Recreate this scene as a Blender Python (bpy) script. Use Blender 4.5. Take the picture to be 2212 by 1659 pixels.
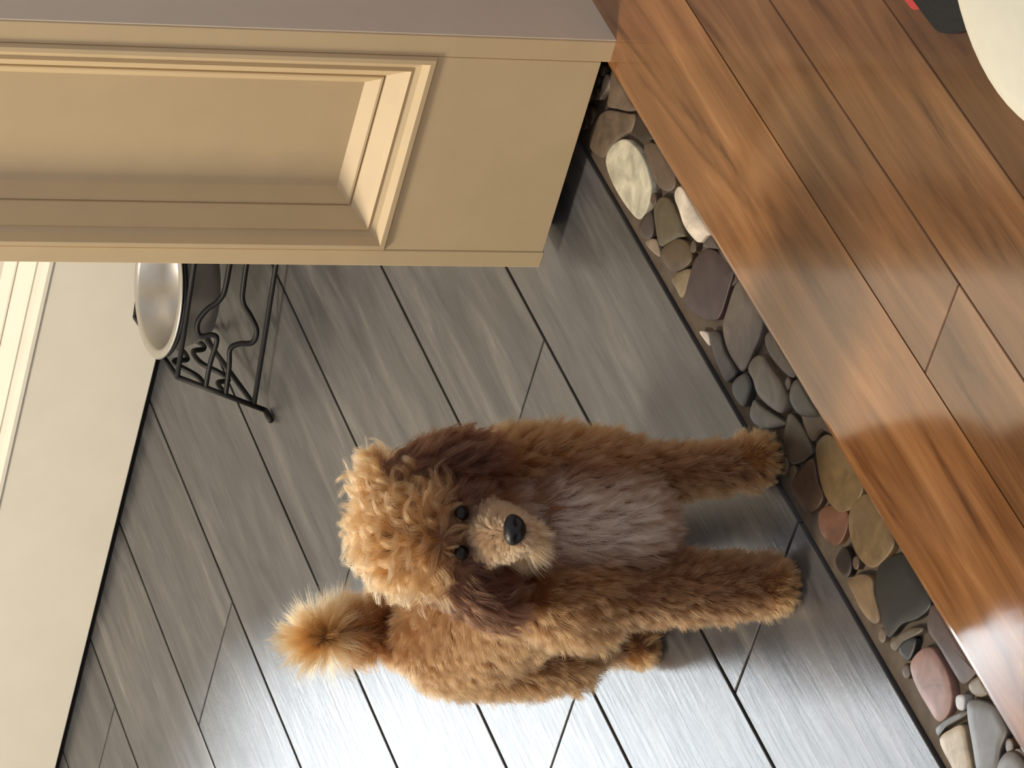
import bpy, bmesh, math, random
import numpy as np
from mathutils import Matrix, Vector, kdtree

for ob in list(bpy.data.objects):
    bpy.data.objects.remove(ob, do_unlink=True)
SC = bpy.context.scene
COL = SC.collection

# ------------------------------------------------------------------ camera
cam_d = bpy.data.cameras.new('camera')
cam = bpy.data.objects.new('camera', cam_d)
COL.objects.link(cam)
cam_d.sensor_fit = 'HORIZONTAL'
cam_d.sensor_width = 36.0
cam_d.lens = 142.573                      # long digital zoom, held turned on its side
cam_d.clip_start = 0.05
cam_d.clip_end = 60
cam.matrix_world = Matrix(((-0.31864918, 0.6134957, -0.72255499, -2.6),
                           (-0.24514732, -0.78969534, -0.56239138, -2.04333),
                           (-0.91562301, -0.00207314, 0.4020326, 1.66705),
                           (0, 0, 0, 1)))
SC.camera = cam

# ------------------------------------------------------------------ world, lights, exposure
W = bpy.data.worlds.new('room_ambient')
SC.world = W
W.use_nodes = True
bgn = W.node_tree.nodes['Background']
bgn.inputs[0].default_value = (0.95, 0.94, 1.0, 1)
bgn.inputs[1].default_value = 0.55

def area_light(name, loc, target, sx, sy, power, color):
    d = bpy.data.lights.new(name, 'AREA')
    d.shape = 'RECTANGLE'; d.size = sx; d.size_y = sy
    d.energy = power; d.color = color
    o = bpy.data.objects.new(name, d); COL.objects.link(o)
    o.location = loc
    v = Vector(target) - Vector(loc)
    o.rotation_euler = v.to_track_quat('-Z', 'Y').to_euler()
    return o
# daylight behind the tall glass of the back door
area_light('door_daylight', (1.42, 1.86, 1.16), (0.0, 1.86, 1.16), 0.88, 1.72, 108.0, (0.86, 0.94, 1.0))
# warm ceiling lamp over the room, up and to the left
area_light('ceiling_lamp', (-0.45, 1.65, 2.40), (0.45, 0.55, 0.2), 0.45, 0.45, 66.0, (1.0, 0.85, 0.65))

VS = SC.view_settings
VS.view_transform = 'Standard'
VS.look = 'None'
VS.exposure = 0.0
VS.gamma = 1.0
VS.use_curve_mapping = False

# ------------------------------------------------------------------ helpers
def srgb(c):
    out = []
    for v in c[:3]:
        v = v / 255.0
        out.append(v / 12.92 if v <= 0.04045 else ((v + 0.055) / 1.055) ** 2.4)
    return tuple(out) + (1.0,)

def tag(o, label=None, cat=None, group=None, kind=None):
    if label: o['label'] = label
    if cat: o['category'] = cat
    if group: o['group'] = group
    if kind: o['kind'] = kind
    return o

def empty(name, loc=(0, 0, 0), rz=0.0):
    o = bpy.data.objects.new(name, None)
    COL.objects.link(o); o.location = loc; o.rotation_euler = (0, 0, rz)
    o.empty_display_size = 0.05
    return o

def mesh_obj(name, me, mat=None, parent=None, smooth=False):
    o = bpy.data.objects.new(name, me)
    COL.objects.link(o)
    if mat is not None and len(me.materials) == 0: me.materials.append(mat)
    if smooth:
        for p in me.polygons: p.use_smooth = True
    if parent is not None: o.parent = parent
    return o

def from_bm(name, bm, mat=None, parent=None, smooth=False):
    bmesh.ops.recalc_face_normals(bm, faces=bm.faces)
    me = bpy.data.meshes.new(name)
    bm.to_mesh(me); bm.free()
    return mesh_obj(name, me, mat, parent, smooth)

def add_box(bm, x0, x1, y0, y1, z0, z1, bevel=0.0, seg=2):
    r = bmesh.ops.create_cube(bm, size=1.0)
    vs = r['verts']
    for v in vs:
        v.co = Vector(((x0 + x1) / 2 + v.co.x * (x1 - x0), (y0 + y1) / 2 + v.co.y * (y1 - y0), (z0 + z1) / 2 + v.co.z * (z1 - z0)))
    if bevel > 0:
        es = list({e for v in vs for e in v.link_edges})
        bmesh.ops.bevel(bm, geom=es, offset=bevel, segments=seg, profile=0.6, affect='EDGES')

def box_obj(name, x0, x1, y0, y1, z0, z1, mat, parent=None, bevel=0.0, seg=2):
    bm = bmesh.new(); add_box(bm, x0, x1, y0, y1, z0, z1, bevel, seg)
    return from_bm(name, bm, mat, parent)

def catmull(pts, n=6, closed=False):
    P = [Vector(p) for p in pts]; out = []
    m = len(P)
    rng = range(m) if closed else range(m - 1)
    for i in rng:
        if closed:
            a, b, c, d = P[(i - 1) % m], P[i], P[(i + 1) % m], P[(i + 2) % m]
        else:
            a, b, c, d = P[max(i - 1, 0)], P[i], P[i + 1], P[min(i + 2, m - 1)]
        for k in range(n):
            t = k / n
            out.append(0.5 * ((2 * b) + (c - a) * t + (2 * a - 5 * b + 4 * c - d) * t * t + (3 * b - a - 3 * c + d) * t ** 3))
    if not closed: out.append(P[-1])
    return out

def add_tube(bm, pts, r, n=8, closed=False):
    pts = [Vector(p) for p in pts]
    m = len(pts); rings = []; up = None
    for i, p in enumerate(pts):
        if closed: t = pts[(i + 1) % m] - pts[(i - 1) % m]
        else: t = pts[min(i + 1, m - 1)] - pts[max(i - 1, 0)]
        t.normalize()
        if up is None:
            up = Vector((0, 0, 1)) if abs(t.z) < 0.9 else Vector((1, 0, 0))
        side = t.cross(up).normalized(); up = side.cross(t).normalized()
        ri = r[i] if isinstance(r, (list, tuple)) else r
        rings.append([bm.verts.new(p + (side * math.cos(a) + up * math.sin(a)) * ri) for a in [2 * math.pi * k / n for k in range(n)]])
    for i in range(m if closed else m - 1):
        A, B = rings[i], rings[(i + 1) % m]
        for k in range(n):
            bm.faces.new((A[k], A[(k + 1) % n], B[(k + 1) % n], B[k]))
    if not closed:
        bm.faces.new(rings[0]); bm.faces.new(rings[-1])

def add_lathe(bm, prof, n=48, center=(0, 0, 0)):
    cx, cy, cz = center; rings = []
    for r, z in prof:
        if r < 1e-5: rings.append([bm.verts.new((cx, cy, cz + z))])
        else: rings.append([bm.verts.new((cx + r * math.cos(2 * math.pi * k / n), cy + r * math.sin(2 * math.pi * k / n), cz + z)) for k in range(n)])
    for A, B in zip(rings[:-1], rings[1:]):
        if len(A) == 1 and len(B) == 1: continue
        for k in range(n):
            k2 = (k + 1) % n
            if len(A) == 1: bm.faces.new((A[0], B[k], B[k2]))
            elif len(B) == 1: bm.faces.new((A[k], A[k2], B[0]))
            else: bm.faces.new((A[k], A[k2], B[k2], B[k]))

# ------------------------------------------------------------------ materials
def new_mat(name):
    m = bpy.data.materials.new(name); m.use_nodes = True
    nt = m.node_tree; bs = nt.nodes['Principled BSDF']
    return m, nt, bs, nt.nodes, nt.links

def coords(nt, scale=(1, 1, 1), rand=True):
    """object-space coordinates, shifted per object so alike pieces differ"""
    N, L = nt.nodes, nt.links
    tc = N.new('ShaderNodeTexCoord'); mp = N.new('ShaderNodeMapping')
    mp.inputs['Scale'].default_value = scale
    if rand:
        oi = N.new('ShaderNodeObjectInfo'); mu = N.new('ShaderNodeMath'); mu.operation = 'MULTIPLY'
        mu.inputs[1].default_value = 37.0
        L.new(oi.outputs['Random'], mu.inputs[0])
        ad = N.new('ShaderNodeVectorMath'); ad.operation = 'ADD'
        L.new(tc.outputs['Object'], ad.inputs[0]); L.new(mu.outputs[0], ad.inputs[1])
        L.new(ad.outputs[0], mp.inputs['Vector'])
    else:
        L.new(tc.outputs['Object'], mp.inputs['Vector'])
    return mp.outputs['Vector']

def noise(nt, vec, scale, detail=4, rough=0.55, dist=0.0):
    n = nt.nodes.new('ShaderNodeTexNoise')
    n.inputs['Scale'].default_value = scale; n.inputs['Detail'].default_value = detail
    n.inputs['Roughness'].default_value = rough; n.inputs['Distortion'].default_value = dist
    nt.links.new(vec, n.inputs['Vector'])
    return n.outputs['Fac']

def ramp(nt, fac, stops):
    r = nt.nodes.new('ShaderNodeValToRGB')
    el = r.color_ramp.elements
    while len(el) < len(stops): el.new(0.5)
    for e, (p, c) in zip(el, stops):
        e.position = p; e.color = c
    nt.links.new(fac, r.inputs['Fac'])
    return r.outputs['Color']

def mix(nt, a, b, fac, mode='MIX'):
    m = nt.nodes.new('ShaderNodeMix'); m.data_type = 'RGBA'; m.blend_type = mode
    for sock, v in ((m.inputs[0], fac), (m.inputs[6], a), (m.inputs[7], b)):
        if hasattr(v, 'is_linked') or isinstance(v, bpy.types.NodeSocket): nt.links.new(v, sock)
        else: sock.default_value = v
    return m.outputs[2]

def bump(nt, h, strength, dist, bs):
    b = nt.nodes.new('ShaderNodeBump'); b.inputs['Strength'].default_value = strength
    b.inputs['Distance'].default_value = dist
    nt.links.new(h, b.inputs['Height']); nt.links.new(b.outputs['Normal'], bs.inputs['Normal'])

def m_plain(name, col, rough=0.5, metal=0.0, var=0.06, scale=30.0, bmp=0.0):
    m, nt, bs, N, L = new_mat(name)
    v = coords(nt, rand=False)
    f = noise(nt, v, scale, 3)
    c = srgb(col)
    lo = tuple(x * (1 - var) for x in c[:3]) + (1,); hi = tuple(min(1, x * (1 + var)) for x in c[:3]) + (1,)
    L.new(ramp(nt, f, [(0.3, lo), (0.7, hi)]), bs.inputs['Base Color'])
    bs.inputs['Roughness'].default_value = rough; bs.inputs['Metallic'].default_value = metal
    if bmp > 0: bump(nt, f, bmp, 0.001, bs)
    return m

def m_greyplank():
    m, nt, bs, N, L = new_mat('grey_wood_look_plank')
    v1 = coords(nt, (1.0, 7.0, 1.0))
    v2 = coords(nt, (2.0, 30.0, 1.0))
    v3 = coords(nt, (1.0, 1.0, 1.0))
    f1 = noise(nt, v1, 5.0, 6, 0.6, 0.6)
    f2 = noise(nt, v2, 6.0, 7, 0.68, 0.4)
    f3 = noise(nt, v3, 7.0, 3, 0.5)
    c1 = ramp(nt, f1, [(0.25, srgb((58, 57, 57))), (0.5, srgb((83, 83, 84))), (0.66, srgb((101, 100, 99))), (0.78, srgb((138, 133, 126)))])
    c2 = ramp(nt, f2, [(0.3, (0.74, 0.74, 0.75, 1)), (0.6, (1.0, 1.0, 1.0, 1)), (0.75, (1.22, 1.19, 1.15, 1))])
    c = mix(nt, c1, c2, 0.75, 'MULTIPLY')
    c3 = ramp(nt, f3, [(0.3, (0.84, 0.84, 0.86, 1)), (0.7, (1.1, 1.08, 1.05, 1))])
    c = mix(nt, c, c3, 0.8, 'MULTIPLY')
    oi = N.new('ShaderNodeObjectInfo')
    c = mix(nt, c, ramp(nt, oi.outputs['Random'], [(0, (0.86, 0.86, 0.87, 1)), (1, (1.08, 1.07, 1.05, 1))]), 1.0, 'MULTIPLY')
    L.new(c, bs.inputs['Base Color'])
    L.new(ramp(nt, f2, [(0.3, (0.36, 0.36, 0.36, 1)), (0.7, (0.28, 0.28, 0.28, 1))]), bs.inputs['Roughness'])
    bs.inputs['Specular IOR Level'].default_value = 0.5
    bump(nt, f2, 0.4, 0.0009, bs)
    return m

def m_brownboard():
    m, nt, bs, N, L = new_mat('brown_oak_board')
    v1 = coords(nt, (0.9, 9.0, 1.0)); v2 = coords(nt, (2.0, 60.0, 1.0)); v3 = coords(nt, (1.0, 4.0, 1.0))
    f1 = noise(nt, v1, 3.2, 5, 0.55, 1.0); f2 = noise(nt, v2, 6.0, 4, 0.6, 0.2); f3 = noise(nt, v3, 4.0, 2, 0.5, 0.6)
    c = ramp(nt, f1, [(0.28, srgb((82, 53, 33))), (0.40, srgb((118, 82, 52))), (0.58, srgb((142, 102, 67))), (0.75, srgb((164, 124, 86)))])
    c = mix(nt, c, ramp(nt, f2, [(0.3, (0.8, 0.78, 0.75, 1)), (0.65, (1.08, 1.08, 1.08, 1))]), 0.6, 'MULTIPLY')
    c = mix(nt, c, ramp(nt, f3, [(0.32, (0.78, 0.74, 0.70, 1)), (0.62, (1.1, 1.08, 1.05, 1))]), 0.7, 'MULTIPLY')
    oi = N.new('ShaderNodeObjectInfo')
    c = mix(nt, c, oi.outputs['Color'], 1.0, 'MULTIPLY')      # stain of each single board
    L.new(c, bs.inputs['Base Color'])
    bs.inputs['Roughness'].default_value = 0.14
    bs.inputs['Coat Weight'].default_value = 0.6; bs.inputs['Coat Roughness'].default_value = 0.09
    bump(nt, f2, 0.06, 0.0005, bs)
    return m

def m_pebble(name, col):
    m, nt, bs, N, L = new_mat(name)
    v = coords(nt)
    f = noise(nt, v, 38.0, 5, 0.6, 0.8)
    c = srgb(col)
    if sum(col) < 480: c = tuple(x * 0.74 for x in c)
    lo = tuple(x * 0.66 for x in c[:3]) + (1,); hi = tuple(min(1, x * 1.3) for x in c[:3]) + (1,)
    L.new(ramp(nt, f, [(0.32, lo), (0.68, hi)]), bs.inputs['Base Color'])
    bs.inputs['Roughness'].default_value = 0.5
    bump(nt, f, 0.12, 0.0008, bs)
    return m

def m_glass():
    m, nt, bs, N, L = new_mat('door_glass')
    nt.nodes.remove(bs)
    tr = N.new('ShaderNodeBsdfTransparent'); gl = N.new('ShaderNodeBsdfGlossy'); gl.inputs['Roughness'].default_value = 0.02
    mx = N.new('ShaderNodeMixShader'); fr = N.new('ShaderNodeFresnel'); fr.inputs['IOR'].default_value = 1.3
    L.new(fr.outputs[0], mx.inputs[0]); L.new(tr.outputs[0], mx.inputs[1]); L.new(gl.outputs[0], mx.inputs[2])
    L.new(mx.outputs[0], N['Material Output'].inputs['Surface'])
    return m

M = dict(
    plank=m_greyplank(), wood=m_brownboard(), glass=m_glass(),
    grout=m_plain('dark_floor_joint', (34, 31, 29), 0.85, var=0.15),
    pebgrout=m_plain('pebble_grout', (82, 70, 56), 0.8, var=0.25, scale=60, bmp=0.4),
    side_lit=m_plain('cream_side_lit_tone', (228, 213, 192), 0.5, var=0.02, scale=25),  # cream made paler and cooler: the light on the cupboard's side, as colour
    cream=m_plain('cream_paint', (216, 193, 152), 0.48, var=0.025, scale=25),
    white=m_plain('warm_white_paint', (236, 231, 216), 0.42, var=0.02, scale=18),
    wall=m_plain('pale_wall_paint', (222, 216, 204), 0.8, var=0.02),
    wire=m_plain('black_coated_wire', (7, 7, 7), 0.55, var=0.1),
    steel=m_plain('brushed_steel', (196, 193, 186), 0.42, 1.0, var=0.05, scale=60),
    pouf=m_plain('cream_leatherette', (232, 228, 206), 0.55, var=0.03, scale=40, bmp=0.1),
    strap=m_plain('black_webbing', (13, 13, 14), 0.7, var=0.2, scale=300, bmp=0.5),
    red=m_plain('red_webbing', (196, 62, 58), 0.7, var=0.1, scale=300, bmp=0.5),
)

# ------------------------------------------------------------------ grey plank floor
PW = 0.2032
floor = box_obj('floor', -2.6, 1.30, -0.001, 2.70, -0.05, -0.005, M['grout'])
tag(floor, 'grey wood-look plank floor under the dog', kind='structure')
random.seed(4)
JOINTS = {0: [-1.39, -0.173, 1.046 + 0.35], 1: [-0.86, 0.360], 2: [-1.13, 0.0855], 3: [-0.59, 0.629], 4: [-1.2, 0.02],
          5: [-0.32, 0.902], 6: [-0.9, 0.32], 7: [-0.05, 1.165], 8: [-0.8, 0.5], 9: [-0.4, 0.8], 10: [-1.0, 0.2], 11: [-0.2, 1.0], 12: [-0.6, 0.6]}
G = 0.0019
for k in range(13):
    y0, y1 = k * PW + G, (k + 1) * PW - G
    if k == 0: y0 = 0.0006
    xs = [-2.6] + sorted(j for j in JOINTS[k] if j < 1.28) + [1.30]
    for a, b in zip(xs[:-1], xs[1:]):
        bm = bmesh.new(); add_box(bm, a + 0.0013, b - 0.0013, y0, y1, -0.011, 0.0, 0.0012, 2)
        cx, cy = (a + b) / 2, (y0 + y1) / 2
        for v in bm.verts: v.co.x -= cx; v.co.y -= cy
        o = from_bm('plank', bm, M['plank'], floor); o.location = (cx, cy, 0)

# ------------------------------------------------------------------ pebble border
strip = box_obj('pebble_border', -2.6, 1.30, -0.108, -0.001, -0.05, -0.004, M['pebgrout'])
tag(strip, 'border of sliced pebbles set in dark grout between the two floors', kind='structure')
PEBBLES = [
 ((200, 190, 165), [(0.3466, -0.0241), (0.3445, -0.0433), (0.3266, -0.0636), (0.3051, -0.0726), (0.279, -0.0752), (0.2553, -0.0686), (0.2445, -0.0588), (0.2419, -0.0392), (0.2491, -0.0243), (0.2636, -0.0187), (0.2943, -0.0155), (0.3238, -0.0164)]),
 ((105, 92, 72), [(0.2843, -0.0851), (0.2626, -0.1021), (0.237, -0.1025), (0.2132, -0.1025), (0.2061, -0.0937), (0.213, -0.0821), (0.2316, -0.0737), (0.2552, -0.0745)]),
 ((208, 196, 178), [(0.2004, -0.0863), (0.1998, -0.0972), (0.1894, -0.1025), (0.1714, -0.1025), (0.1468, -0.1025), (0.1188, -0.1025), (0.1233, -0.0957), (0.1308, -0.0827), (0.1449, -0.0781), (0.1659, -0.0764), (0.1831, -0.0813)]),
 ((104, 88, 64), [(0.2295, -0.05), (0.2258, -0.0662), (0.2072, -0.0775), (0.1879, -0.0759), (0.1611, -0.0703), (0.1707, -0.0595), (0.1852, -0.0431), (0.1979, -0.03), (0.2149, -0.0371)]),
 ((94, 76, 52), [(0.1926, -0.026), (0.1838, -0.0442), (0.1673, -0.0609), (0.1459, -0.0679), (0.1355, -0.0601), (0.1421, -0.0456), (0.1569, -0.0298), (0.1738, -0.0223)]),
 ((72, 57, 52), [(0.2457, -0.0169), (0.2435, -0.0322), (0.232, -0.0443), (0.2179, -0.035), (0.2195, -0.0221), (0.2304, -0.0152)]),
 ((142, 127, 106), [(0.227, -0.0137), (0.2091, -0.0296), (0.1922, -0.0225), (0.2059, -0.0164)]),
 ((132, 112, 86), [(0.1593, -0.0212), (0.1412, -0.0444), (0.1288, -0.0515), (0.1269, -0.0317), (0.1307, -0.0191), (0.144, -0.0189)]),
 ((64, 51, 49), [(0.1307, -0.0597), (0.1228, -0.078), (0.1079, -0.0927), (0.0789, -0.1025), (0.0648, -0.1025), (0.0587, -0.1025), (0.0566, -0.082), (0.0562, -0.0537), (0.0676, -0.0403), (0.0884, -0.0276), (0.1136, -0.0202), (0.1269, -0.0258)]),
 ((98, 87, 77), [(0.1233, -0.0843), (0.1159, -0.1025), (0.1038, -0.1025), (0.0854, -0.1025), (0.0721, -0.1025), (0.0917, -0.1025)]),
 ((107, 97, 87), [(0.045, -0.1025), (0.0244, -0.1025), (0.0044, -0.1025), (-0.0113, -0.1025), (-0.0171, -0.0901), (-0.0158, -0.0702), (-0.0106, -0.0416), (0.0086, -0.0363), (0.0313, -0.0381), (0.0479, -0.0485), (0.0509, -0.0691), (0.0512, -0.0917)]),
 ((66, 55, 46), [(0.057, -0.1025), (0.0385, -0.1025), (0.0455, -0.1025), (0.054, -0.0897), (0.0547, -0.1025)]),
 ((190, 180, 165), [(0.083, -0.0161), (0.0682, -0.0254), (0.0576, -0.0189), (0.07, -0.0163)]),
 ((64, 62, 60), [(0.0642, -0.0303), (0.0469, -0.0416), (0.0294, -0.0357), (0.0081, -0.0357), (-0.0023, -0.0332), (0.0033, -0.0212), (0.0104, -0.0137), (0.0364, -0.0168), (0.054, -0.0227)]),
 ((67, 67, 67), [(-0.0016, -0.0231), (-0.0155, -0.0434), (-0.0302, -0.0434), (-0.035, -0.0318), (-0.0313, -0.0174), (-0.009, -0.0134)]),
 ((98, 78, 62), [(-0.025, -0.0905), (-0.0309, -0.1025), (-0.0474, -0.1025), (-0.0743, -0.1025), (-0.0908, -0.1025), (-0.0903, -0.0956), (-0.0715, -0.0886), (-0.042, -0.0846)]),
 ((117, 107, 92), [(-0.018, -0.0511), (-0.0221, -0.0675), (-0.0351, -0.0775), (-0.0509, -0.0783), (-0.0779, -0.0803), (-0.0957, -0.0755), (-0.0967, -0.0612), (-0.0762, -0.0508), (-0.0484, -0.0441), (-0.0323, -0.0488)]),
 ((87, 77, 62), [(-0.0939, -0.0909), (-0.101, -0.1025), (-0.1255, -0.1025), (-0.1433, -0.1025), (-0.1499, -0.0995), (-0.1226, -0.0797), (-0.0995, -0.0784)]),
 ((102, 94, 82), [(-0.0433, -0.0345), (-0.0564, -0.039), (-0.0914, -0.0523), (-0.1055, -0.0549), (-0.0718, -0.0244), (-0.0473, -0.0185)]),
 ((127, 108, 88), [(0.3889, -0.1025), (0.3746, -0.1025), (0.3563, -0.1025), (0.3323, -0.1025), (0.3202, -0.1025), (0.332, -0.0919), (0.353, -0.0802), (0.375, -0.0694), (0.3802, -0.085)]),
 ((122, 102, 82), [(0.3744, -0.0643), (0.3516, -0.0784), (0.3306, -0.0901), (0.3191, -0.0966), (0.3167, -0.0806), (0.327, -0.0681), (0.3418, -0.0482), (0.3533, -0.0236), (0.371, -0.0155), (0.3864, -0.0131), (0.3925, -0.0256), (0.3881, -0.0466)]),
 ((190, 175, 150), [(0.3997, -0.0882), (0.3886, -0.0915), (0.3856, -0.0841), (0.3917, -0.069), (0.3966, -0.0629)]),
 ((58, 48, 38), [(0.3116, -0.1025), (0.292, -0.1025), (0.2751, -0.1025), (0.2728, -0.1001), (0.2895, -0.0879), (0.3118, -0.0785), (0.3122, -0.0919)]),
 ((112, 92, 72), [(0.3736, -0.1025), (0.3676, -0.1025), (0.3458, -0.1025), (0.3294, -0.1025), (0.3399, -0.1025), (0.3591, -0.1025)]),
 ((117, 94, 62), [(-0.1604, -0.0752), (-0.1676, -0.0937), (-0.1848, -0.1025), (-0.2057, -0.1025), (-0.2324, -0.1025), (-0.2464, -0.1025), (-0.2503, -0.0947), (-0.2448, -0.075), (-0.2281, -0.0562), (-0.2003, -0.0512), (-0.1771, -0.0605)]),
 ((82, 57, 42), [(-0.1461, -0.0199), (-0.1505, -0.039), (-0.1621, -0.0626), (-0.1803, -0.0529), (-0.1977, -0.0491), (-0.1955, -0.0332), (-0.1825, -0.0186), (-0.1631, -0.0156)]),
 ((122, 78, 52), [(-0.1996, -0.0314), (-0.2116, -0.0503), (-0.2371, -0.0649), (-0.2469, -0.0589), (-0.2469, -0.0385), (-0.2354, -0.0263), (-0.2132, -0.0207)]),
 ((128, 100, 64), [(-0.2429, -0.0709), (-0.2534, -0.0972), (-0.2667, -0.1025), (-0.2911, -0.1025), (-0.3108, -0.1025), (-0.321, -0.0979), (-0.3175, -0.0799), (-0.3044, -0.0575), (-0.2805, -0.0488), (-0.256, -0.0538)]),
 ((44, 32, 24), [(-0.249, -0.0223), (-0.2557, -0.0407), (-0.2747, -0.0362), (-0.275, -0.0224), (-0.2582, -0.0171)]),
 ((132, 107, 77), [(-0.2784, -0.0214), (-0.292, -0.0406), (-0.3098, -0.0506), (-0.3211, -0.0425), (-0.3405, -0.0337), (-0.3365, -0.0225), (-0.3153, -0.017), (-0.2934, -0.0187)]),
 ((36, 34, 32), [(-0.312, -0.0576), (-0.3156, -0.0758), (-0.3392, -0.1025), (-0.3576, -0.1025), (-0.3746, -0.1025), (-0.3931, -0.1025), (-0.3995, -0.0946), (-0.3878, -0.072), (-0.3725, -0.0537), (-0.3617, -0.0291), (-0.3444, -0.0319), (-0.325, -0.0407)]),
 ((107, 94, 77), [(-0.367, -0.0286), (-0.3813, -0.0551), (-0.4006, -0.0744), (-0.4006, -0.0681), (-0.3842, -0.0449), (-0.3776, -0.0277)]),
 ((88, 72, 67), [(-0.3995, -0.0946), (-0.4052, -0.1025), (-0.4241, -0.1025), (-0.4536, -0.1025), (-0.4849, -0.1025), (-0.4892, -0.1025), (-0.4803, -0.0821), (-0.464, -0.0788), (-0.4305, -0.0792), (-0.407, -0.0786)]),
 ((158, 118, 108), [(-0.4038, -0.0355), (-0.407, -0.0535), (-0.4191, -0.0692), (-0.4351, -0.0733), (-0.4556, -0.0714), (-0.4715, -0.063), (-0.4765, -0.0474), (-0.4685, -0.03), (-0.4463, -0.0277), (-0.4215, -0.0284)]),
 ((44, 42, 40), [(-0.3786, -0.0362), (-0.3883, -0.0523), (-0.3977, -0.0592), (-0.4011, -0.0484), (-0.3985, -0.0359), (-0.3847, -0.0314)]),
 ((122, 107, 82), [(-0.4852, -0.0877), (-0.4933, -0.1025), (-0.5015, -0.1025), (-0.513, -0.1025), (-0.5057, -0.0912), (-0.4925, -0.0843)]),
 ((97, 90, 82), [(-0.4941, -0.0733), (-0.5069, -0.0897), (-0.5296, -0.1025), (-0.5456, -0.1025), (-0.556, -0.0996), (-0.557, -0.0808), (-0.5652, -0.0585), (-0.5452, -0.04), (-0.5213, -0.053)]),
 ((188, 188, 188), [(-0.4782, -0.0678), (-0.4882, -0.0767), (-0.4936, -0.0666), (-0.4851, -0.0607)]),
 ((178, 163, 133), [(-0.4785, -0.0201), (-0.4881, -0.0415), (-0.5007, -0.0555), (-0.5159, -0.048), (-0.536, -0.0339), (-0.5259, -0.0169), (-0.503, -0.016)]),
 ((88, 82, 75), [(-0.468, -0.0245), (-0.4796, -0.0464), (-0.4945, -0.0667), (-0.4984, -0.0647), (-0.4797, -0.0339), (-0.4759, -0.0203)]),
 ((150, 140, 130), [(-0.5683, -0.0837), (-0.5762, -0.0996), (-0.594, -0.1), (-0.604, -0.0922), (-0.5845, -0.0715)]),
 ((78, 65, 52), [(-0.1028, -0.0654), (-0.1248, -0.0725), (-0.1538, -0.0699), (-0.1559, -0.0601), (-0.135, -0.0343), (-0.1133, -0.0376)]),
 ((102, 87, 67), [(-0.1171, -0.0894), (-0.137, -0.1025), (-0.1694, -0.1025), (-0.1787, -0.1025), (-0.1624, -0.0934), (-0.153, -0.0744), (-0.1298, -0.0765)]),
 ((92, 78, 62), [(-0.3737, -0.1025), (-0.3874, -0.1025), (-0.403, -0.1025), (-0.396, -0.1025)]),
]

def pebble_mesh(pts, h):
    P = catmull([(x, y, 0) for x, y in pts], 4, True)
    c = sum(P, Vector()) / len(P)
    prof = [(0.98, -0.010), (1.0, 0.45 * h), (0.985, 0.82 * h), (0.945, 0.97 * h), (0.6, h * 1.05)]
    bm = bmesh.new(); rings = []
    for f, z in prof:
        rings.append([bm.verts.new(((p - c) * f) + Vector((0, 0, z))) for p in P])
    n = len(P)
    for A, B in zip(rings[:-1], rings[1:]):
        for k in range(n): bm.faces.new((A[k], A[(k + 1) % n], B[(k + 1) % n], B[k]))
    top = bm.verts.new((0, 0, h * 1.06))
    for k in range(n): bm.faces.new((rings[-1][k], rings[-1][(k + 1) % n], top))
    return bm, c
pebmats = {}
def peb_mat(c):
    c = tuple(int(round(v / 6) * 6) for v in c)
    if c not in pebmats: pebmats[c] = m_pebble('pebble_stone', c)
    return pebmats[c]
random.seed(11)
for c, pts in PEBBLES:
    bm, ce = pebble_mesh(pts, 0.0015 + random.random() * 0.0022)
    o = from_bm('pebble', bm, peb_mat(c), strip, True); o.location = (ce.x, ce.y, 0)
# small stones fill the gaps
polys = [np.array(p) for _, p in PEBBLES]
def clearance(q):
    best = 1.0
    for P in polys:
        if abs(P[:, 0].mean() - q[0]) > 0.08: continue
        a = P; b = np.roll(P, -1, 0); e = b - a
        u = np.clip(((q - a) * e).sum(1) / ((e * e).sum(1) + 1e-12), 0, 1)
        dist = np.linalg.norm(a + e * u[:, None] - q, axis=1).min()
        cr = ((a[:, 1] > q[1]) != (b[:, 1] > q[1])) & (q[0] < (b[:, 0] - a[:, 0]) * (q[1] - a[:, 1]) / (b[:, 1] - a[:, 1] + 1e-12) + a[:, 0])
        if cr.sum() % 2: return -1.0
        best = min(best, dist)
    return min(best, -0.003 - q[1], q[1] + 0.104)
small = [(118, 102, 82), (96, 80, 62), (140, 122, 98), (74, 64, 56), (88, 72, 54), (104, 92, 78)]
for it in range(2600):
    q = np.array([random.uniform(-0.62, 0.44), random.uniform(-0.1, -0.005)])
    rr = clearance(q)
    if rr < 0.0066 or q[1] > -0.022: continue
    rr = min(rr, 0.011) - 0.0006
    th = random.random() * 3; 
    pts = [(q[0] + rr * math.cos(th + t) * random.uniform(.85, 1), q[1] + rr * math.sin(th + t) * random.uniform(.85, 1)) for t in [i * math.pi / 3.5 for i in range(7)]]
    polys.append(np.array(pts))
    bm, ce = pebble_mesh(pts, 0.0012 + random.random() * 0.0015)
    o = from_bm('pebble', bm, peb_mat(random.choice(small)), strip, True); o.location = (ce.x, ce.y, 0)
pal = [(110, 96, 78), (82, 66, 54), (60, 56, 54), (150, 132, 108), (190, 178, 156), (96, 84, 72), (126, 84, 62)]
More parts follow.
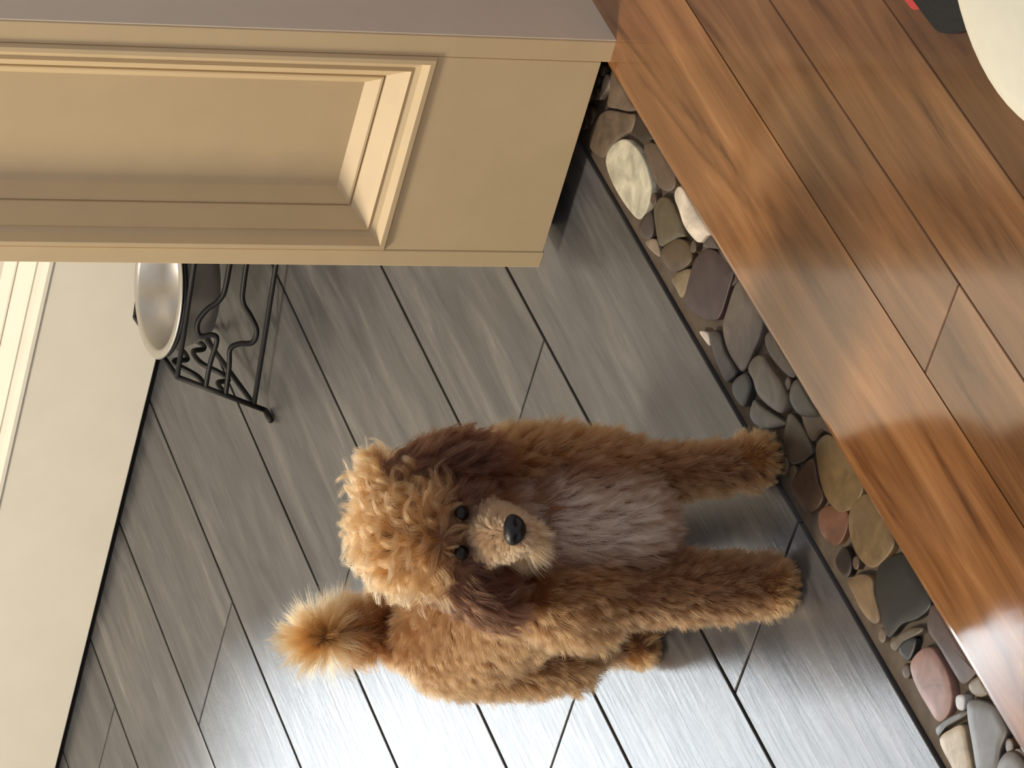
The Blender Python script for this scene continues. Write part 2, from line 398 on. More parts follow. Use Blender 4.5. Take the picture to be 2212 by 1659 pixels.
for xa, xb in ((-1.7, -0.60), (0.44, 1.24)):       # the border runs on to both sides
    x = xa
    while x < xb:
        w = 0.05 + random.random() * 0.04
        sp = -0.05 + random.uniform(-0.012, 0.012)
        for ya, yb in ((-0.006, sp + 0.004), (sp - 0.004, -0.102)):
            cx, cy, rx, ry = x + w / 2, (ya + yb) / 2, w / 2 - 0.003, abs(yb - ya) / 2
            pts = [(cx + rx * math.cos(t) * random.uniform(.86, 1), cy + ry * math.sin(t) * random.uniform(.86, 1)) for t in [i * math.pi / 4.5 for i in range(9)]]
            bm, ce = pebble_mesh(pts, 0.005)
            o = from_bm('pebble', bm, peb_mat(random.choice(pal)), strip, True); o.location = (ce.x, ce.y, 0)
        x += w

# ------------------------------------------------------------------ brown wood floor
wfloor = box_obj('wood_floor', -2.6, 1.30, -2.4, -0.109, -0.05, 0.002, M['grout'])
tag(wfloor, 'warm brown wooden board floor beyond the pebble border', kind='structure')
WZ = 0.012
YB = [-0.107, -0.254, -0.346, -0.459, -0.572, -0.685, -0.798, -0.911, -1.03, -1.15, -1.27, -1.39, -1.51, -1.63]
WJ = {0: [0.9, -1.2], 1: [-0.288, 0.95, -1.5], 2: [0.62, -0.7], 3: [0.4, -0.9], 4: [-0.35], 5: [0.1], 6: [-0.6], 7: [0.3], 8: [-0.2], 9: [0.5], 10: [-0.7], 11: [0.0], 12: [-0.4]}
random.seed(8)
STAIN = {0: (1.20, 1.14, 1.04), 1: (0.90, 0.88, 0.86), 2: (0.90, 0.86, 0.80), 3: (0.62, 0.55, 0.5)}
for r in range(13):
    y1, y0 = YB[r] - (0 if r == 0 else 0.0004), YB[r + 1] + 0.0004
    xs = [-2.6] + sorted(WJ[r]) + [1.30]
    for a, b in zip(xs[:-1], xs[1:]):
        bm = bmesh.new(); add_box(bm, a + 0.0005, b - 0.0005, y0, y1, -0.01, WZ, 0.0 if r == 0 else 0.0009, 1)
        if r == 0:      # the nosing board: its outer edge is rounded over
            es = [e for e in bm.edges if all(abs(v.co.y - y1) < 1e-6 and abs(v.co.z - WZ) < 1e-6 for v in e.verts)]
            bmesh.ops.bevel(bm, geom=es, offset=0.010, segments=5, profile=0.5, affect='EDGES')
        cx, cy = (a + b) / 2, (y0 + y1) / 2
        for v in bm.verts: v.co.x -= cx; v.co.y -= cy
        o = from_bm('board', bm, M['wood'], wfloor); o.location = (cx, cy, 0)
        s = STAIN.get(r)
        if s is None:
            g = random.uniform(0.62, 1.0); s = (g, g * 0.96, g * 0.93)
        g = random.uniform(0.96, 1.04)
        o.color = (s[0] * g, s[1] * g, s[2] * g, 1)

# ------------------------------------------------------------------ moulded panels
PROF = [(0, 0), (0.0022, -0.0035), (0.0070, -0.0035), (0.0120, 0.0040), (0.0175, 0.0070), (0.0205, 0.0050), (0.0245, 0.0100),
        (0.0365, 0.0215), (0.0374, 0.0245), (0.0388, 0.0215), (0.0408, 0.0220), (0.0520, 0.0325)]
def moulding(name, xf, y0, y1, z0, z1, mat, parent, k=1.0):
    """mitred profile on a face that looks towards -x; the flat field behind it is a child"""
    bm = bmesh.new(); rings = []
    for t, e in PROF:
        t *= k
        rings.append([bm.verts.new((xf + e, y, z)) for y, z in ((y0 + t, z0 + t), (y1 - t, z0 + t), (y1 - t, z1 - t), (y0 + t, z1 - t))])
    for A, B in zip(rings[:-1], rings[1:]):
        for i in range(4): bm.faces.new((A[i], A[(i + 1) % 4], B[(i + 1) % 4], B[i]))
    # a back so that the piece is solid
    back = [bm.verts.new((xf + 0.044, v.co.y, v.co.z)) for v in rings[0]]
    for i in range(4): bm.faces.new((back[i], back[(i + 1) % 4], rings[0][(i + 1) % 4], rings[0][i]))
    o = from_bm(name, bm, mat, parent)
    t = PROF[-1][0] * k
    box_obj('panel_field', xf + PROF[-1][1], xf + 0.0435, y0 + t - 0.0005, y1 - t + 0.0005, z0 + t - 0.0005, z1 - t + 0.0005, mat, o)
    return o

# ------------------------------------------------------------------ back wall, white door with tall glass, side wall
wall_back = empty('wall_back'); tag(wall_back, 'pale painted wall around the white door', kind='structure')
box_obj('wall_section', 1.30, 1.44, -2.4, 0.478, -0.05, 2.5, M['wall'], wall_back)
box_obj('wall_section', 1.335, 1.44, 0.478, 2.422, 2.112, 2.5, M['wall'], wall_back)
box_obj('wall_section', 1.30, 1.44, 2.422, 2.84, -0.05, 2.5, M['wall'], wall_back)
wall_left = box_obj('wall_left', -2.6, 1.299, 2.701, 2.84, -0.05, 2.5, M['wall']); tag(wall_left, 'pale painted side wall', kind='structure')
DX, DB = 1.288, 0.008
door = empty('door_1', (0, 0, 0)); tag(door, 'white panelled back door with dark gap beneath it', kind='structure')
box_obj('bottom_rail', DX, DX + 0.046, 0.480, 2.42, DB, 0.172, M['white'], door, 0.0015, 1)
for a, b in ((0.480, 0.60), (1.34, 1.42), (2.30, 2.42)):
    box_obj('stile', DX, DX + 0.046, a, b, 0.172, 1.98, M['white'], door)
box_obj('top_rail', DX, DX + 0.046, 0.480, 2.42, 1.98, 2.11, M['white'], door)
box_obj('middle_rail', DX, DX + 0.046, 0.60, 1.34, 0.92, 1.05, M['white'], door)
box_obj('glass_rail', DX, DX + 0.046, 1.42, 2.30, 0.172, 0.275, M['white'], door)
moulding('panel_moulding', DX, 0.60, 1.34, 0.172, 0.92, M['white'], door)
moulding('panel_moulding', DX, 0.60, 1.34, 1.05, 1.98, M['white'], door)
box_obj('glass_pane', DX + 0.018, DX + 0.024, 1.42, 2.30, 0.275, 1.98, M['glass'], door)
sill = box_obj('threshold', DX + 0.012, 1.44, 0.479, 2.421, -0.05, 0.001, M['grout'], door)

# ------------------------------------------------------------------ tall narrow cupboard
cx0, cy0, cy1 = 0.3785, -0.142, 0.1285
cup = empty('cupboard', (0.53, -0.007, 0)); tag(cup, 'tall narrow cream cupboard with a moulded recessed front panel', 'cupboard')
def cbox(name, *a, **k):
    o = box_obj(name, *a, **k); o.location = (-0.53, 0.007, 0); return o
C = M['cream']
cbox('stile', cx0, cx0 + 0.031, cy0 + 0.0014, cy0 + 0.0255, 0.009, 2.0, C, cup, 0.0012, 1)
cbox('stile', cx0, cx0 + 0.031, 0.1090, cy1, 0.0185, 2.0, C, cup, 0.0012, 1)
cbox('bottom_rail', cx0 + 0.0004, cx0 + 0.031, cy0 + 0.0256, 0.1088, 0.0205, 0.1905, C, cup, 0.0006, 1)
cbox('middle_rail', cx0 + 0.0004, cx0 + 0.031, cy0 + 0.0256, 0.1088, 0.95, 1.10, C, cup, 0.0006, 1)
cbox('top_rail', cx0 + 0.0004, cx0 + 0.031, cy0 + 0.0256, 0.1088, 1.86, 2.0, C, cup, 0.0006, 1)
for z0, z1 in ((0.1905, 0.95), (1.10, 1.86)):
    o = moulding('panel_moulding', cx0, cy0 + 0.0256, 0.1088, z0, z1, C, cup); o.location = (-0.53, 0.007, 0)
cbox('side_lit_skin', cx0 + 0.0006, 0.68, cy0, cy0 + 0.0012, 0.009, 2.0, M['side_lit'], cup)  # thin added skin; its paler colour carries the light on this side
cbox('side_panel', cx0 + 0.0315, 0.68, cy1 - 0.016, cy1, 0.0185, 2.0, C, cup, 0.0008, 1)
cbox('side_panel', cx0 + 0.0315, 0.68, cy0 + 0.0014, cy0 + 0.016, 0.009, 2.0, C, cup)
cbox('back_panel', 0.672, 0.68, cy0 + 0.0161, cy1 - 0.016, 0.02, 2.0, C, cup)
cbox('bottom_board', cx0 + 0.031, 0.672, cy0 + 0.016, cy1 - 0.016, 0.03, 0.045, C, cup)
cbox('top_board', cx0 + 0.031, 0.672, cy0 + 0.016, cy1 - 0.016, 1.98, 2.0, C, cup)
for fx in (0.44, 0.64):
    for fy, fz in ((cy0 + 0.045, 0.0125), (cy1 - 0.035, 0.0)):
        cbox('foot', fx - 0.015, fx + 0.015, fy - 0.015, fy + 0.015, 0.0006 if fz == 0 else 0.0125, 0.03, M['wire'], cup)

# ------------------------------------------------------------------ raised wire feeder and its bowl
ang = math.atan2(-0.975, 0.222)          # long axis of the feeder
fo = Vector((1.059, 0.779, 0))
feeder = empty('pet_feeder', fo, 0.0); tag(feeder, 'black wire pet bowl stand with bone-shaped scrollwork behind the cupboard', 'pet feeder')
LL = Vector((0.222, -0.975, 0)).normalized(); DD = Vector((0.975, 0.222, 0)).normalized()
LEN, HT, RB, RT, ZB = 0.43, 0.108, 0.12, 0.086, 0.018
def fp(l, dd, z): return LL * l + DD * dd + Vector((0, 0, z))
def frac(f): return HT * (1 - f) + ZB * f, RT * (1 - f) + (RT + (RB - RT) * (HT - ZB) / HT) * f, 0.028 * (1 - f) + 0.028 * ZB / HT * f
WR = 0.0033
def wire(name, pts, closed=False, r=WR, par=None):
    bm = bmesh.new(); add_tube(bm, pts, r, 8, closed)
    return from_bm(name, bm, M['wire'], par or feeder, True)
for sl in (0, 1):
    for sd in (-1, 1):
        L0, L1 = (0, 0.028) if sl == 0 else (LEN, LEN - 0.028)
        leg = wire('leg', [fp(L1, sd * RT, HT), fp(L0, sd * RB, 0.004)])
        e = 1 if sl else -1
        bm = bmesh.new(); add_tube(bm, [fp(L0, sd * RB, 0.0048), fp(L0 + e * 0.002, sd * (RB + 0.012), 0.0045), fp(L0 + e * 0.003, sd * (RB + 0.022), 0.0045)], [0.0036, 0.0042, 0.0036], 8)
        from_bm('rubber_foot', bm, M['wire'], leg, True)
    z, dd, l = frac(1.0)
    lx = l if sl == 0 else LEN - l
    wire('end_rail', [fp(lx, -dd, z), fp(lx, dd, z)])
    # bone scroll in the end frame
    for up in (0, 1):
        path = []
        for t, f in ((0.0, 0.37), (0.16, 0.36), (0.26, 0.14), (0.34, 0.18), (0.42, 0.40), (0.58, 0.40), (0.66, 0.18), (0.74, 0.14), (0.84, 0.36), (1.0, 0.37)):
            if up: f = 1.0 - f
            zz, d2, l2 = frac(f); ll = l2 if sl == 0 else LEN - l2
            path.append(fp(ll, d2 * (2 * t - 1), zz))
        wire('bone_wire', catmull(path, 5))
for sd in (-1, 1):
    z, dd, l = frac(1.0)
    wire('long_rail', [fp(l, sd * dd, z), fp(LEN - l, sd * dd, z)])
    wire('long_rail', [fp(0.028, sd * RT, HT), fp(LEN - 0.028, sd * RT, HT)])
    for fs in (((0.0, 0.37), (0.05, 0.38), (0.080, 0.42), (0.087, 0.36), (0.084, 0.20), (0.100, 0.15), (0.118, 0.24), (0.133, 0.38), (0.16, 0.43)),
               ((0.0, 0.63), (0.05, 0.62), (0.072, 0.60), (0.080, 0.70), (0.084, 0.86), (0.100, 0.89), (0.118, 0.78), (0.133, 0.67), (0.16, 0.64))):
        path = []
        for a, f in fs:
            zz, d2, l2 = frac(f); path.append(fp(max(a, l2), sd * d2, zz))
        back = []
        for a, f in reversed(fs):
            zz, d2, l2 = frac(f); back.append(fp(LEN - max(a, l2), sd * d2, zz))
        wire('bone_wire', catmull(path + back, 5))
wire('end_rail', [fp(0.028, -RT, HT), fp(0.028, RT, HT)]); wire('end_rail', [fp(LEN - 0.028, -RT, HT), fp(LEN - 0.028, RT, HT)])
for lc in (0.1076, LEN - 0.1076):
    wire('bowl_ring', [fp(lc + 0.0825 * math.cos(t), 0.0825 * math.sin(t), HT + 0.0025) for t in [2 * math.pi * i / 40 for i in range(40)]], True)

bowl = empty('pet_bowl', (1.0852, 0.6750, 0)); tag(bowl, 'shiny round steel bowl sitting in the black wire stand', 'bowl')
bm = bmesh.new()
add_lathe(bm, [(0, 0.058), (0.052, 0.0585), (0.063, 0.062), (0.0725, 0.085), (0.0760, 0.1135), (0.079, 0.1172), (0.0860, 0.1166), (0.0885, 0.1148),
               (0.0862, 0.1142), (0.0800, 0.1150), (0.0778, 0.112), (0.0743, 0.085), (0.0650, 0.0600), (0.052, 0.0562), (0, 0.0560)], 64)
from_bm('basin', bm, M['steel'], bowl, True)

# ------------------------------------------------------------------ round pouf and strap on the wood floor
pouf = empty('round_pouf', (-0.512, -0.868, WZ)); tag(pouf, 'round cream pouf on the wooden floor, cut off by the corner', 'pouf')
bm = bmesh.new()
prof = [(0, 0.0), (0.185, 0.0), (0.196, 0.008), (0.203, 0.05), (0.205, 0.11), (0.204, 0.150), (0.200, 0.172), (0.190, 0.188), (0.172, 0.198), (0.12, 0.204), (0, 0.207)]
add_lathe(bm, prof, 72); from_bm('cover', bm, M['pouf'], pouf, True)
bm = bmesh.new(); add_tube(bm, [(0.2035 * math.cos(t), 0.2035 * math.sin(t), 0.158) for t in [2 * math.pi * i / 72 for i in range(72)]], 0.0028, 8, True)
from_bm('piping', bm, M['pouf'], pouf, True)
strap = empty('leash', (0.0, -0.505, WZ)); tag(strap, 'black strap with a red edge lying on the wood by the pouf', 'strap')
def ribbon(name, y0, ya, x0, x1, z0, th, mat, tp):
    bm = bmesh.new(); n = 60; rings = []
    for i in range(n + 1):
        t = i / n; y1 = ya - (ya - y0) * max(0, 1 - t / tp) ** 1.5 * 0.93; x = x0 + (x1 - x0) * t; dy = 0.004 * math.sin(t * 5.0); dz = 0.0006 + 0.0006 * math.sin(t * 9)
        rings.append([bm.verts.new((x, y0 + dy, z0 + dz)), bm.verts.new((x, y1 + dy, z0 + dz)), bm.verts.new((x, y1 + dy, z0 + th + dz)), bm.verts.new((x, y0 + dy, z0 + th + dz))])
    for A, B in zip(rings[:-1], rings[1:]):
        for k in range(4): bm.faces.new((A[k], A[(k + 1) % 4], B[(k + 1) % 4], B[k]))
    bm.faces.new(rings[0]); bm.faces.new(rings[-1])
    return from_bm(name, bm, mat, strap)
ribbon('webbing', -0.034, 0.011, -0.195, 0.30, 0.0, 0.003, M['strap'], 0.12)
ribbon('red_edge', 0.0115, 0.021, -0.105, 0.30, 0.0, 0.003, M['red'], 0.03)

# ------------------------------------------------------------------ the dog
# local frame of the dog in centimetres: x away from the viewer, y to the dog's right, z up
dog = empty('dog', (-0.147, 0.023, 0), math.atan2(0.6142, 0.7891))
tag(dog, 'fluffy apricot-brown poodle standing on the grey floor, looking up', 'dog')
CM = 0.01
#        region      p0                r0    p1                r1
PRIMS = [
    ('chest',  (3.0, 0.0, 20.0), 5.9, (1.6, 0.2, 15.6), 4.7),
    ('body',   (4.0, 0.6, 20.0), 6.0, (14.0, 5.0, 19.8), 6.2),
    ('body',   (14.0, 5.0, 19.8), 6.2, (25.5, 9.7, 20.4), 6.3),
    ('body',   (1.8, 4.2, 19.0), 3.9, (2.4, 4.9, 15.5), 3.2),
    ('body',   (3.6, -4.0, 19.0), 3.9, (3.6, -4.4, 15.5), 3.2),
    ('leg',    (2.0, 5.3, 16.0), 3.3, (0.0, 5.6, 8.0), 2.6),
    ('leg',    (0.0, 5.6, 8.0), 2.6, (-0.9, 5.4, 2.6), 2.3),
    ('paw',    (-0.6, 5.4, 2.0), 2.1, (-2.3, 5.5, 1.5), 1.9),
    ('body',   (2.6, 5.4, 21.0), 4.2, (5.0, 7.0, 17.0), 3.6),
    ('body',   (4.6, -4.6, 24.0), 3.4, (4.0, -4.6, 20.0), 3.6),
    ('leg',    (3.8, -4.4, 16.0), 2.7, (2.8, -4.6, 8.0), 1.9),
    ('leg',    (2.8, -4.6, 8.0), 1.9, (2.2, -5.1, 2.4), 1.75),
    ('paw',    (2.4, -5.3, 2.0), 2.0, (1.0, -5.7, 1.5), 1.8),
    ('body',   (24.5, 11.6, 18.0), 4.6, (21.8, 12.4, 11.5), 3.2),
    ('leg',    (21.8, 12.0, 11.0), 2.7, (27.6, 12.2, 6.2), 1.5),
    ('leg',    (27.6, 12.2, 6.2), 1.5, (26.8, 12.4, 2.0), 1.5),
    ('paw',    (26.8, 12.4, 1.8), 1.6, (25.2, 12.4, 1.35), 1.45),
    ('body',   (27.0, 4.6, 18.0), 4.6, (24.5, 3.0, 11.5), 3.1),
    ('leg',    (24.5, 3.0, 11.0), 2.9, (30.6, 2.4, 6.2), 1.8),
    ('leg',    (30.6, 2.4, 6.2), 1.8, (30.0, 2.2, 2.0), 1.8),
    ('paw',    (30.0, 2.2, 1.9), 1.8, (28.5, 2.2, 1.5), 1.6),
    ('body',   (10.0, 3.4, 15.6), 4.2, (20.0, 7.0, 16.0), 4.2),
    ('chest',  (4.0, 0.1, 23.0), 4.6, (2.6, 0.3, 29.0), 4.2),
    ('crown',  (1.8, 0.4, 33.0), 4.7, (2.6, 0.4, 34.0), 4.7),
    ('face',   (-0.4, -2.0, 30.6), 2.4, (-0.4, 2.6, 30.6), 2.4),
    ('muzzle', (-1.6, 0.3, 29.9), 2.5, (-6.4, 0.3, 28.4), 1.45),
    ('jaw',    (-1.4, 0.3, 28.6), 1.9, (-5.4, 0.3, 27.2), 1.0),
    ('ear',    (2.0, -4.9, 35.2), 1.7, (1.2, -5.9, 32.2), 2.0),
    ('ear',    (1.2, -5.9, 32.2), 2.0, (0.8, -5.8, 29.4), 1.7),
    ('crown',  (3.4, -4.6, 36.4), 1.5, (3.2, -3.4, 36.6), 1.8),
    ('ear',    (1.4, 4.2, 32.6), 1.8, (-0.2, 5.4, 30.2), 2.1),
    ('ear',    (-0.2, 5.4, 30.2), 2.1, (-0.5, 6.5, 28.0), 1.7),
    ('tail',   (29.0, 10.0, 24.0), 2.2, (29.8, 10.5, 29.5), 1.5),
    ('pom',    (29.8, 10.5, 30.0), 1.4, (28.9, 11.0, 33.2), 1.1),
]
def capsule(bm, p0, r0, p1, r1):
    p0, p1 = Vector(p0), Vector(p1)
    n = 7
    for i in range(n):
        t = i / (n - 1)
        bmesh.ops.create_icosphere(bm, subdivisions=2, radius=r0 + (r1 - r0) * t, matrix=Matrix.Translation(p0.lerp(p1, t)))
bm = bmesh.new()
for reg, p0, r0, p1, r1 in PRIMS: capsule(bm, p0, r0, p1, r1)
bmesh.ops.scale(bm, vec=(CM, CM, CM), verts=bm.verts)
raw = bpy.data.meshes.new('raw'); bm.to_mesh(raw); bm.free()
tmp = bpy.data.objects.new('raw', raw); COL.objects.link(tmp)
md = tmp.modifiers.new('r', 'REMESH'); md.mode = 'VOXEL'; md.voxel_size = 0.0042
md = tmp.modifiers.new('s', 'SMOOTH'); md.factor = 0.6; md.iterations = 7
dg = bpy.context.evaluated_depsgraph_get()
body_me = bpy.data.meshes.new_from_object(tmp.evaluated_get(dg))
bpy.data.objects.remove(tmp, do_unlink=True); bpy.data.meshes.remove(raw)
body_me.name = 'body'
skin = m_plain('dog_skin', (104, 66, 40), 0.8, var=0.2, scale=60)
body_me.materials.clear()
body = mesh_obj('body', body_me, skin, dog, True)

# fur -------------------------------------------------------------------------
#  region: length cm, (normal, down, back, out) weights, sRGB colour, curl, density
REG = {
    'body':   (1.9, (0.70, 0.55, 0.15), (118, 82, 50), 0.13, 1.0),
    'chest':  (2.0, (0.42, 0.95, 0.00), (98, 64, 43), 0.12, 1.1),
    'leg':    (1.6, (0.70, 0.65, 0.00), (110, 76, 48), 0.12, 1.0),  # darkened: shade on the dog's front is put into the leg colour
    'paw':    (1.4, (0.80, 0.45, 0.00), (140, 98, 60), 0.14, 1.2),
    'crown':  (2.9, (0.62, 0.00, 0.00), (166, 121, 79), 0.46, 1.3),
    'face':   (1.8, (0.40, 0.50, 0.00), (84, 53, 35), 0.18, 1.3),
    'muzzle': (1.0, (0.50, 0.20, 0.35), (156, 126, 94), 0.06, 5.0),
    'jaw':    (1.6, (0.50, 0.75, 0.00), (172, 134, 92), 0.12, 2.6),
    'ear':    (2.6, (0.35, 0.85, 0.00), (74, 45, 29), 0.24, 1.4),  # naturally dark ears, deepened with some shade in the colour
    'tail':   (2.4, (0.90, 0.10, 0.10), (126, 83, 49), 0.14, 1.4),
    'pom':    (3.8, (1.00, 0.00, 0.00), (164, 120, 77), 0.16, 2.6),
}
EYES = [(-3.05, -1.45, 32.0), (-3.0, 1.95, 32.0)]
BROW = np.array([-3.2, 0.8, 33.6])
NOSE = (-7.5, -0.1, 29.05)
names = list(REG)
rng = np.random.default_rng(7)
nv = len(body_me.vertices)
co = np.empty(nv * 3); body_me.vertices.foreach_get('co', co); co = co.reshape(-1, 3) / CM
body_me.calc_loop_triangles()
nt_ = len(body_me.loop_triangles)
tri = np.empty(nt_ * 3, dtype=np.int64); body_me.loop_triangles.foreach_get('vertices', tri); tri = tri.reshape(-1, 3)
vn = np.empty(nv * 3); body_me.vertices.foreach_get('normal', vn); vn = vn.reshape(-1, 3)
def region_of(P):
    best = np.full(len(P), 1e9); idx = np.zeros(len(P), dtype=int)
    for reg, p0, r0, p1, r1 in PRIMS:
        p0, p1 = np.array(p0), np.array(p1); d = p1 - p0
        t = np.clip(((P - p0) @ d) / (d @ d), 0, 1)
        q = np.linalg.norm(P - p0 - t[:, None] * d, axis=1) - (r0 + (r1 - r0) * t)
        m = q < best; best[m] = q[m]; idx[m] = names.index(reg)
    return idx
tc = co[tri].mean(1)
treg = region_of(tc)
area = 0.5 * np.linalg.norm(np.cross(co[tri[:, 1]] - co[tri[:, 0]], co[tri[:, 2]] - co[tri[:, 0]]), axis=1)
dens = np.array([REG[n][4] for n in names])[treg]
w = area * dens; w /= w.sum()
def sample(n):
    f = rng.choice(nt_, n, p=w)
    u = rng.random((n, 2)); fl = u.sum(1) > 1; u[fl] = 1 - u[fl]
    b = np.c_[1 - u.sum(1), u]
    P = (co[tri[f]] * b[:, :, None]).sum(1); Nn = (vn[tri[f]] * b[:, :, None]).sum(1)
    Nn /= np.linalg.norm(Nn, axis=1)[:, None]
    return P, Nn, treg[f]
BACK = np.array([0.95, 0.30, 0.0])
POM = np.array([28.9, 11.0, 33.2])
def strands(P, Nn, reg, extra):
    """initial direction and length of hairs"""
    wts = np.array([REG[n][1] for n in names])[reg]
    D = Nn * wts[:, :1] + np.array([0, 0, -1.0]) * wts[:, 1:2] + BACK * wts[:, 2:3]
    # the hair of the head springs from the brow and falls to all sides
    for rn, wt in (('crown', 0.95), ('ear', 0.45), ('face', 0.75)):
        m = reg == names.index(rn)
        v = P[m] - BROW; v -= Nn[m] * (v * Nn[m]).sum(1)[:, None]
        v /= np.linalg.norm(v, axis=1)[:, None] + 1e-6
        D[m] += v * wt
    for rn, wt in (('muzzle', 0.30), ('jaw', 0.50)):
        m = reg == names.index(rn)
        D[m, 1] += np.clip((P[m, 1] - 0.25) / 1.0, -1, 1) * wt
    pm = reg == names.index('pom')
    D[pm] = (P[pm] - (POM - np.array([0, 0, 1.2])))
    D /= np.linalg.norm(D, axis=1)[:, None]
    Ln = np.array([REG[n][0] for n in names])[reg].copy()
    for e in EYES:                                # short around the eyes, bare nose
        dd = np.linalg.norm(P - np.array(e), axis=1); Ln *= np.clip((dd - 0.55) / 1.8, 0.16, 1)
    dd = np.linalg.norm(P - np.array(NOSE), axis=1); Ln *= np.clip((dd - 0.9) / 1.8, 0.6, 1)
    m = reg == names.index('jaw')                  # longer moustache on the dog's right
    Ln[m] *= 1 + 0.9 * np.clip((P[m, 1] - 0.2) / 1.2, -0.4, 1)
    Ln *= np.clip(0.35 + P[:, 2] / 2.2, 0.35, 1)   # short at the soles
    return D, Ln
# locks: guides that gather the hairs
NG, NH, K = 11000, 250000, 8
gP, gN, gR = sample(NG)
gD, gL = strands(gP, gN, gR, None)
gD += rng.normal(0, 0.24, gD.shape); gD /= np.linalg.norm(gD, axis=1)[:, None]
gL *= rng.uniform(0.75, 1.2, NG)
curl = np.array([REG[n][3] for n in names])[gR]
ax1 = np.cross(gD, rng.normal(0, 1, gD.shape)); ax1 /= np.linalg.norm(ax1, axis=1)[:, None]
ax2 = np.cross(gD, ax1)
ph = rng.uniform(0, 6.28, NG); fq = rng.uniform(3.0, 7.5, NG)
hP, hN, hR = sample(NH)
hD, hL = strands(hP, hN, hR, None)
kd = kdtree.KDTree(NG)
for i, p in enumerate(gP): kd.insert(p, i)
kd.balance()
gi = np.array([kd.find(p)[1] for p in hP])
ok = (hN * gN[gi]).sum(1) > -0.2
own = 0.35 * hD + 0.65 * gD[gi]
hD2 = np.where(ok[:, None], own, hD) + rng.normal(0, 0.16, hD.shape)
hD2 /= np.linalg.norm(hD2, axis=1)[:, None]
hL2 = np.where(ok, 0.4 * hL + 0.6 * gL[gi], hL) * rng.uniform(0.7, 1.12, NH)
hL2 = np.minimum(hL2, hL * 1.3 + 0.02)
pmh = hR == names.index('pom'); hL2[pmh] *= rng.uniform(0.5, 1.15, pmh.sum())
clump = (np.array([{'crown': 0.74, 'ear': 0.66, 'pom': 0.5, 'tail': 0.5, 'chest': 0.5}.get(n, 0.42) for n in names])[hR])
T = np.linspace(0, 1, K)
pts = np.empty((NH, K, 3))
for k, t in enumerate(T):
    base = hP + hD2 * (hL2 * t)[:, None]
    guide = gP[gi] + gD[gi] * (gL[gi] * t)[:, None]
    cl = clump * t ** 1.1
    p = np.where(ok[:, None], base * (1 - cl)[:, None] + guide * cl[:, None], base)
    amp = (curl[gi] * np.minimum(hL2, 2.2) / 2.0 * t ** 0.8)
    p = p + ax1[gi] * (amp * np.sin(ph[gi] + fq[gi] * t))[:, None] + ax2[gi] * (amp * np.cos(ph[gi] + fq[gi] * t))[:, None] - 0
    p = p - (ax1[gi] * (amp * np.sin(ph[gi]))[:, None] + ax2[gi] * (amp * np.cos(ph[gi]))[:, None]) * (1 - t)
    p[:, 2] -= 0.10 * hL2 * t * t                     # a little sag
    p[:, 2] = np.maximum(p[:, 2], 0.06)
    pts[:, k] = p
lin = np.array([srgb(REG[n][2])[:3] for n in names])
hc_col = lin[hR] * (rng.uniform(0.82, 1.18, NG)[gi] * rng.uniform(0.85, 1.15, NH))[:, None]
# pale bib in the middle of the chest
bib = np.exp(-((hP[:, 1] + 0.4) / 3.0) ** 4 - ((hP[:, 2] - 19.0) / 7.0) ** 4) * (hP[:, 0] < 2.2)
hc_col = hc_col * (1 - bib[:, None]) + np.array(srgb((172, 148, 127))[:3]) * bib[:, None]
for e in EYES:                                        # dark rings round the eyes
    q = np.exp(-(np.linalg.norm(hP - np.array(e), axis=1) / 1.9) ** 2) * 0.92
    hc_col = hc_col * (1 - q[:, None]) + np.array(srgb((50, 30, 21))[:3]) * q[:, None]
fur = bpy.data.hair_curves.new('fur')
fur.add_curves([K] * NH)
fur.attributes['position'].data.foreach_set('vector', (pts * CM).astype(np.float32).ravel())
ra = fur.attributes.get('radius') or fur.attributes.new('radius', 'FLOAT', 'POINT')
ra.data.foreach_set('value', np.tile((np.array([1.0, 1.0, .95, .9, .8, .68, .5, .25]) * 0.00015).astype(np.float32), NH))
ca = fur.attributes.new('coat', 'FLOAT_COLOR', 'CURVE')
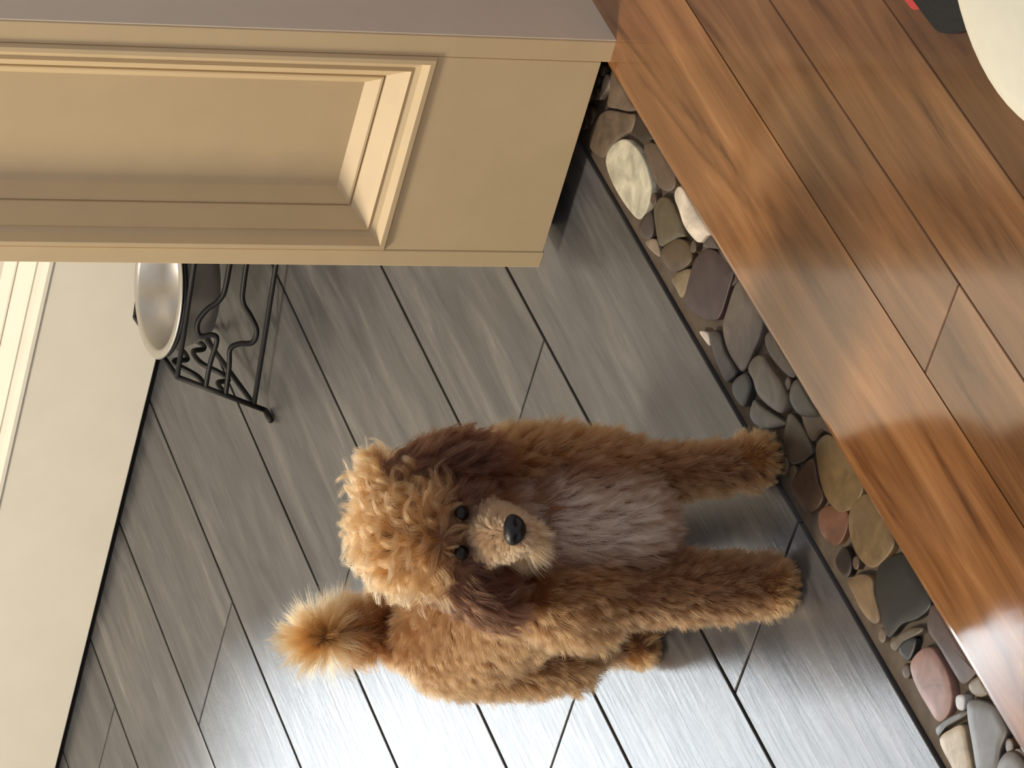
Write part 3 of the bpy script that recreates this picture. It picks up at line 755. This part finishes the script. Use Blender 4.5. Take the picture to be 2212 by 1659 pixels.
ca.data.foreach_set('color', np.c_[np.clip(hc_col, 0, 1), np.ones(NH)].astype(np.float32).ravel())
def m_fur():
    m, nt, bs, N, L = new_mat('apricot_fur')
    N.remove(bs)
    h = N.new('ShaderNodeBsdfHairPrincipled'); h.parametrization = 'COLOR'; h.model = 'CHIANG'
    at = N.new('ShaderNodeAttribute'); at.attribute_name = 'coat'
    L.new(at.outputs['Color'], h.inputs['Color'])
    h.inputs['Roughness'].default_value = 0.42; h.inputs['Radial Roughness'].default_value = 0.65
    h.inputs['Random Roughness'].default_value = 0.1
    L.new(h.outputs[0], N['Material Output'].inputs['Surface'])
    return m
fur.materials.append(m_fur())
fo_ = bpy.data.objects.new('fur', fur); COL.objects.link(fo_); fo_.parent = dog
tag(fo_, 'wavy apricot fur', kind='stuff')

# eyes and nose ---------------------------------------------------------------
M['eye'] = m_plain('dark_eye', (13, 8, 6), 0.22, var=0.2)
M['nose'] = m_plain('black_nose', (10, 9, 10), 0.36, var=0.2, scale=900, bmp=0.3)
M['eye'].node_tree.nodes['Principled BSDF'].inputs['Specular IOR Level'].default_value = 0.3
for e in EYES:
    bm = bmesh.new(); bmesh.ops.create_uvsphere(bm, u_segments=24, v_segments=16, radius=0.0064)
    o = from_bm('eye', bm, M['eye'], dog, True); o.location = [c * CM for c in e]
bm = bmesh.new(); bmesh.ops.create_icosphere(bm, subdivisions=4, radius=1.0)
for v in bm.verts:
    x, y, z = v.co
    wd = 1.0 + 0.18 * z                                # broader on top
    # two nostrils on the front, lower half, and a groove between them
    for sy in (-1, 1):
        d2 = ((y - sy * 0.48) ** 2 + (z + 0.12) ** 2) / 0.05
        if x < 0: x += 0.42 * math.exp(-d2)
    if x < 0: x += 0.16 * math.exp(-(y / 0.10) ** 2) * (1 if z < 0.3 else 0)
    v.co = Vector((x * 0.0095, y * 0.0132 * wd, z * 0.0098))
o = from_bm('nose', bm, M['nose'], dog, True); o.location = [c * CM for c in NOSE]; o.rotation_euler = (0, math.radians(18), 0)
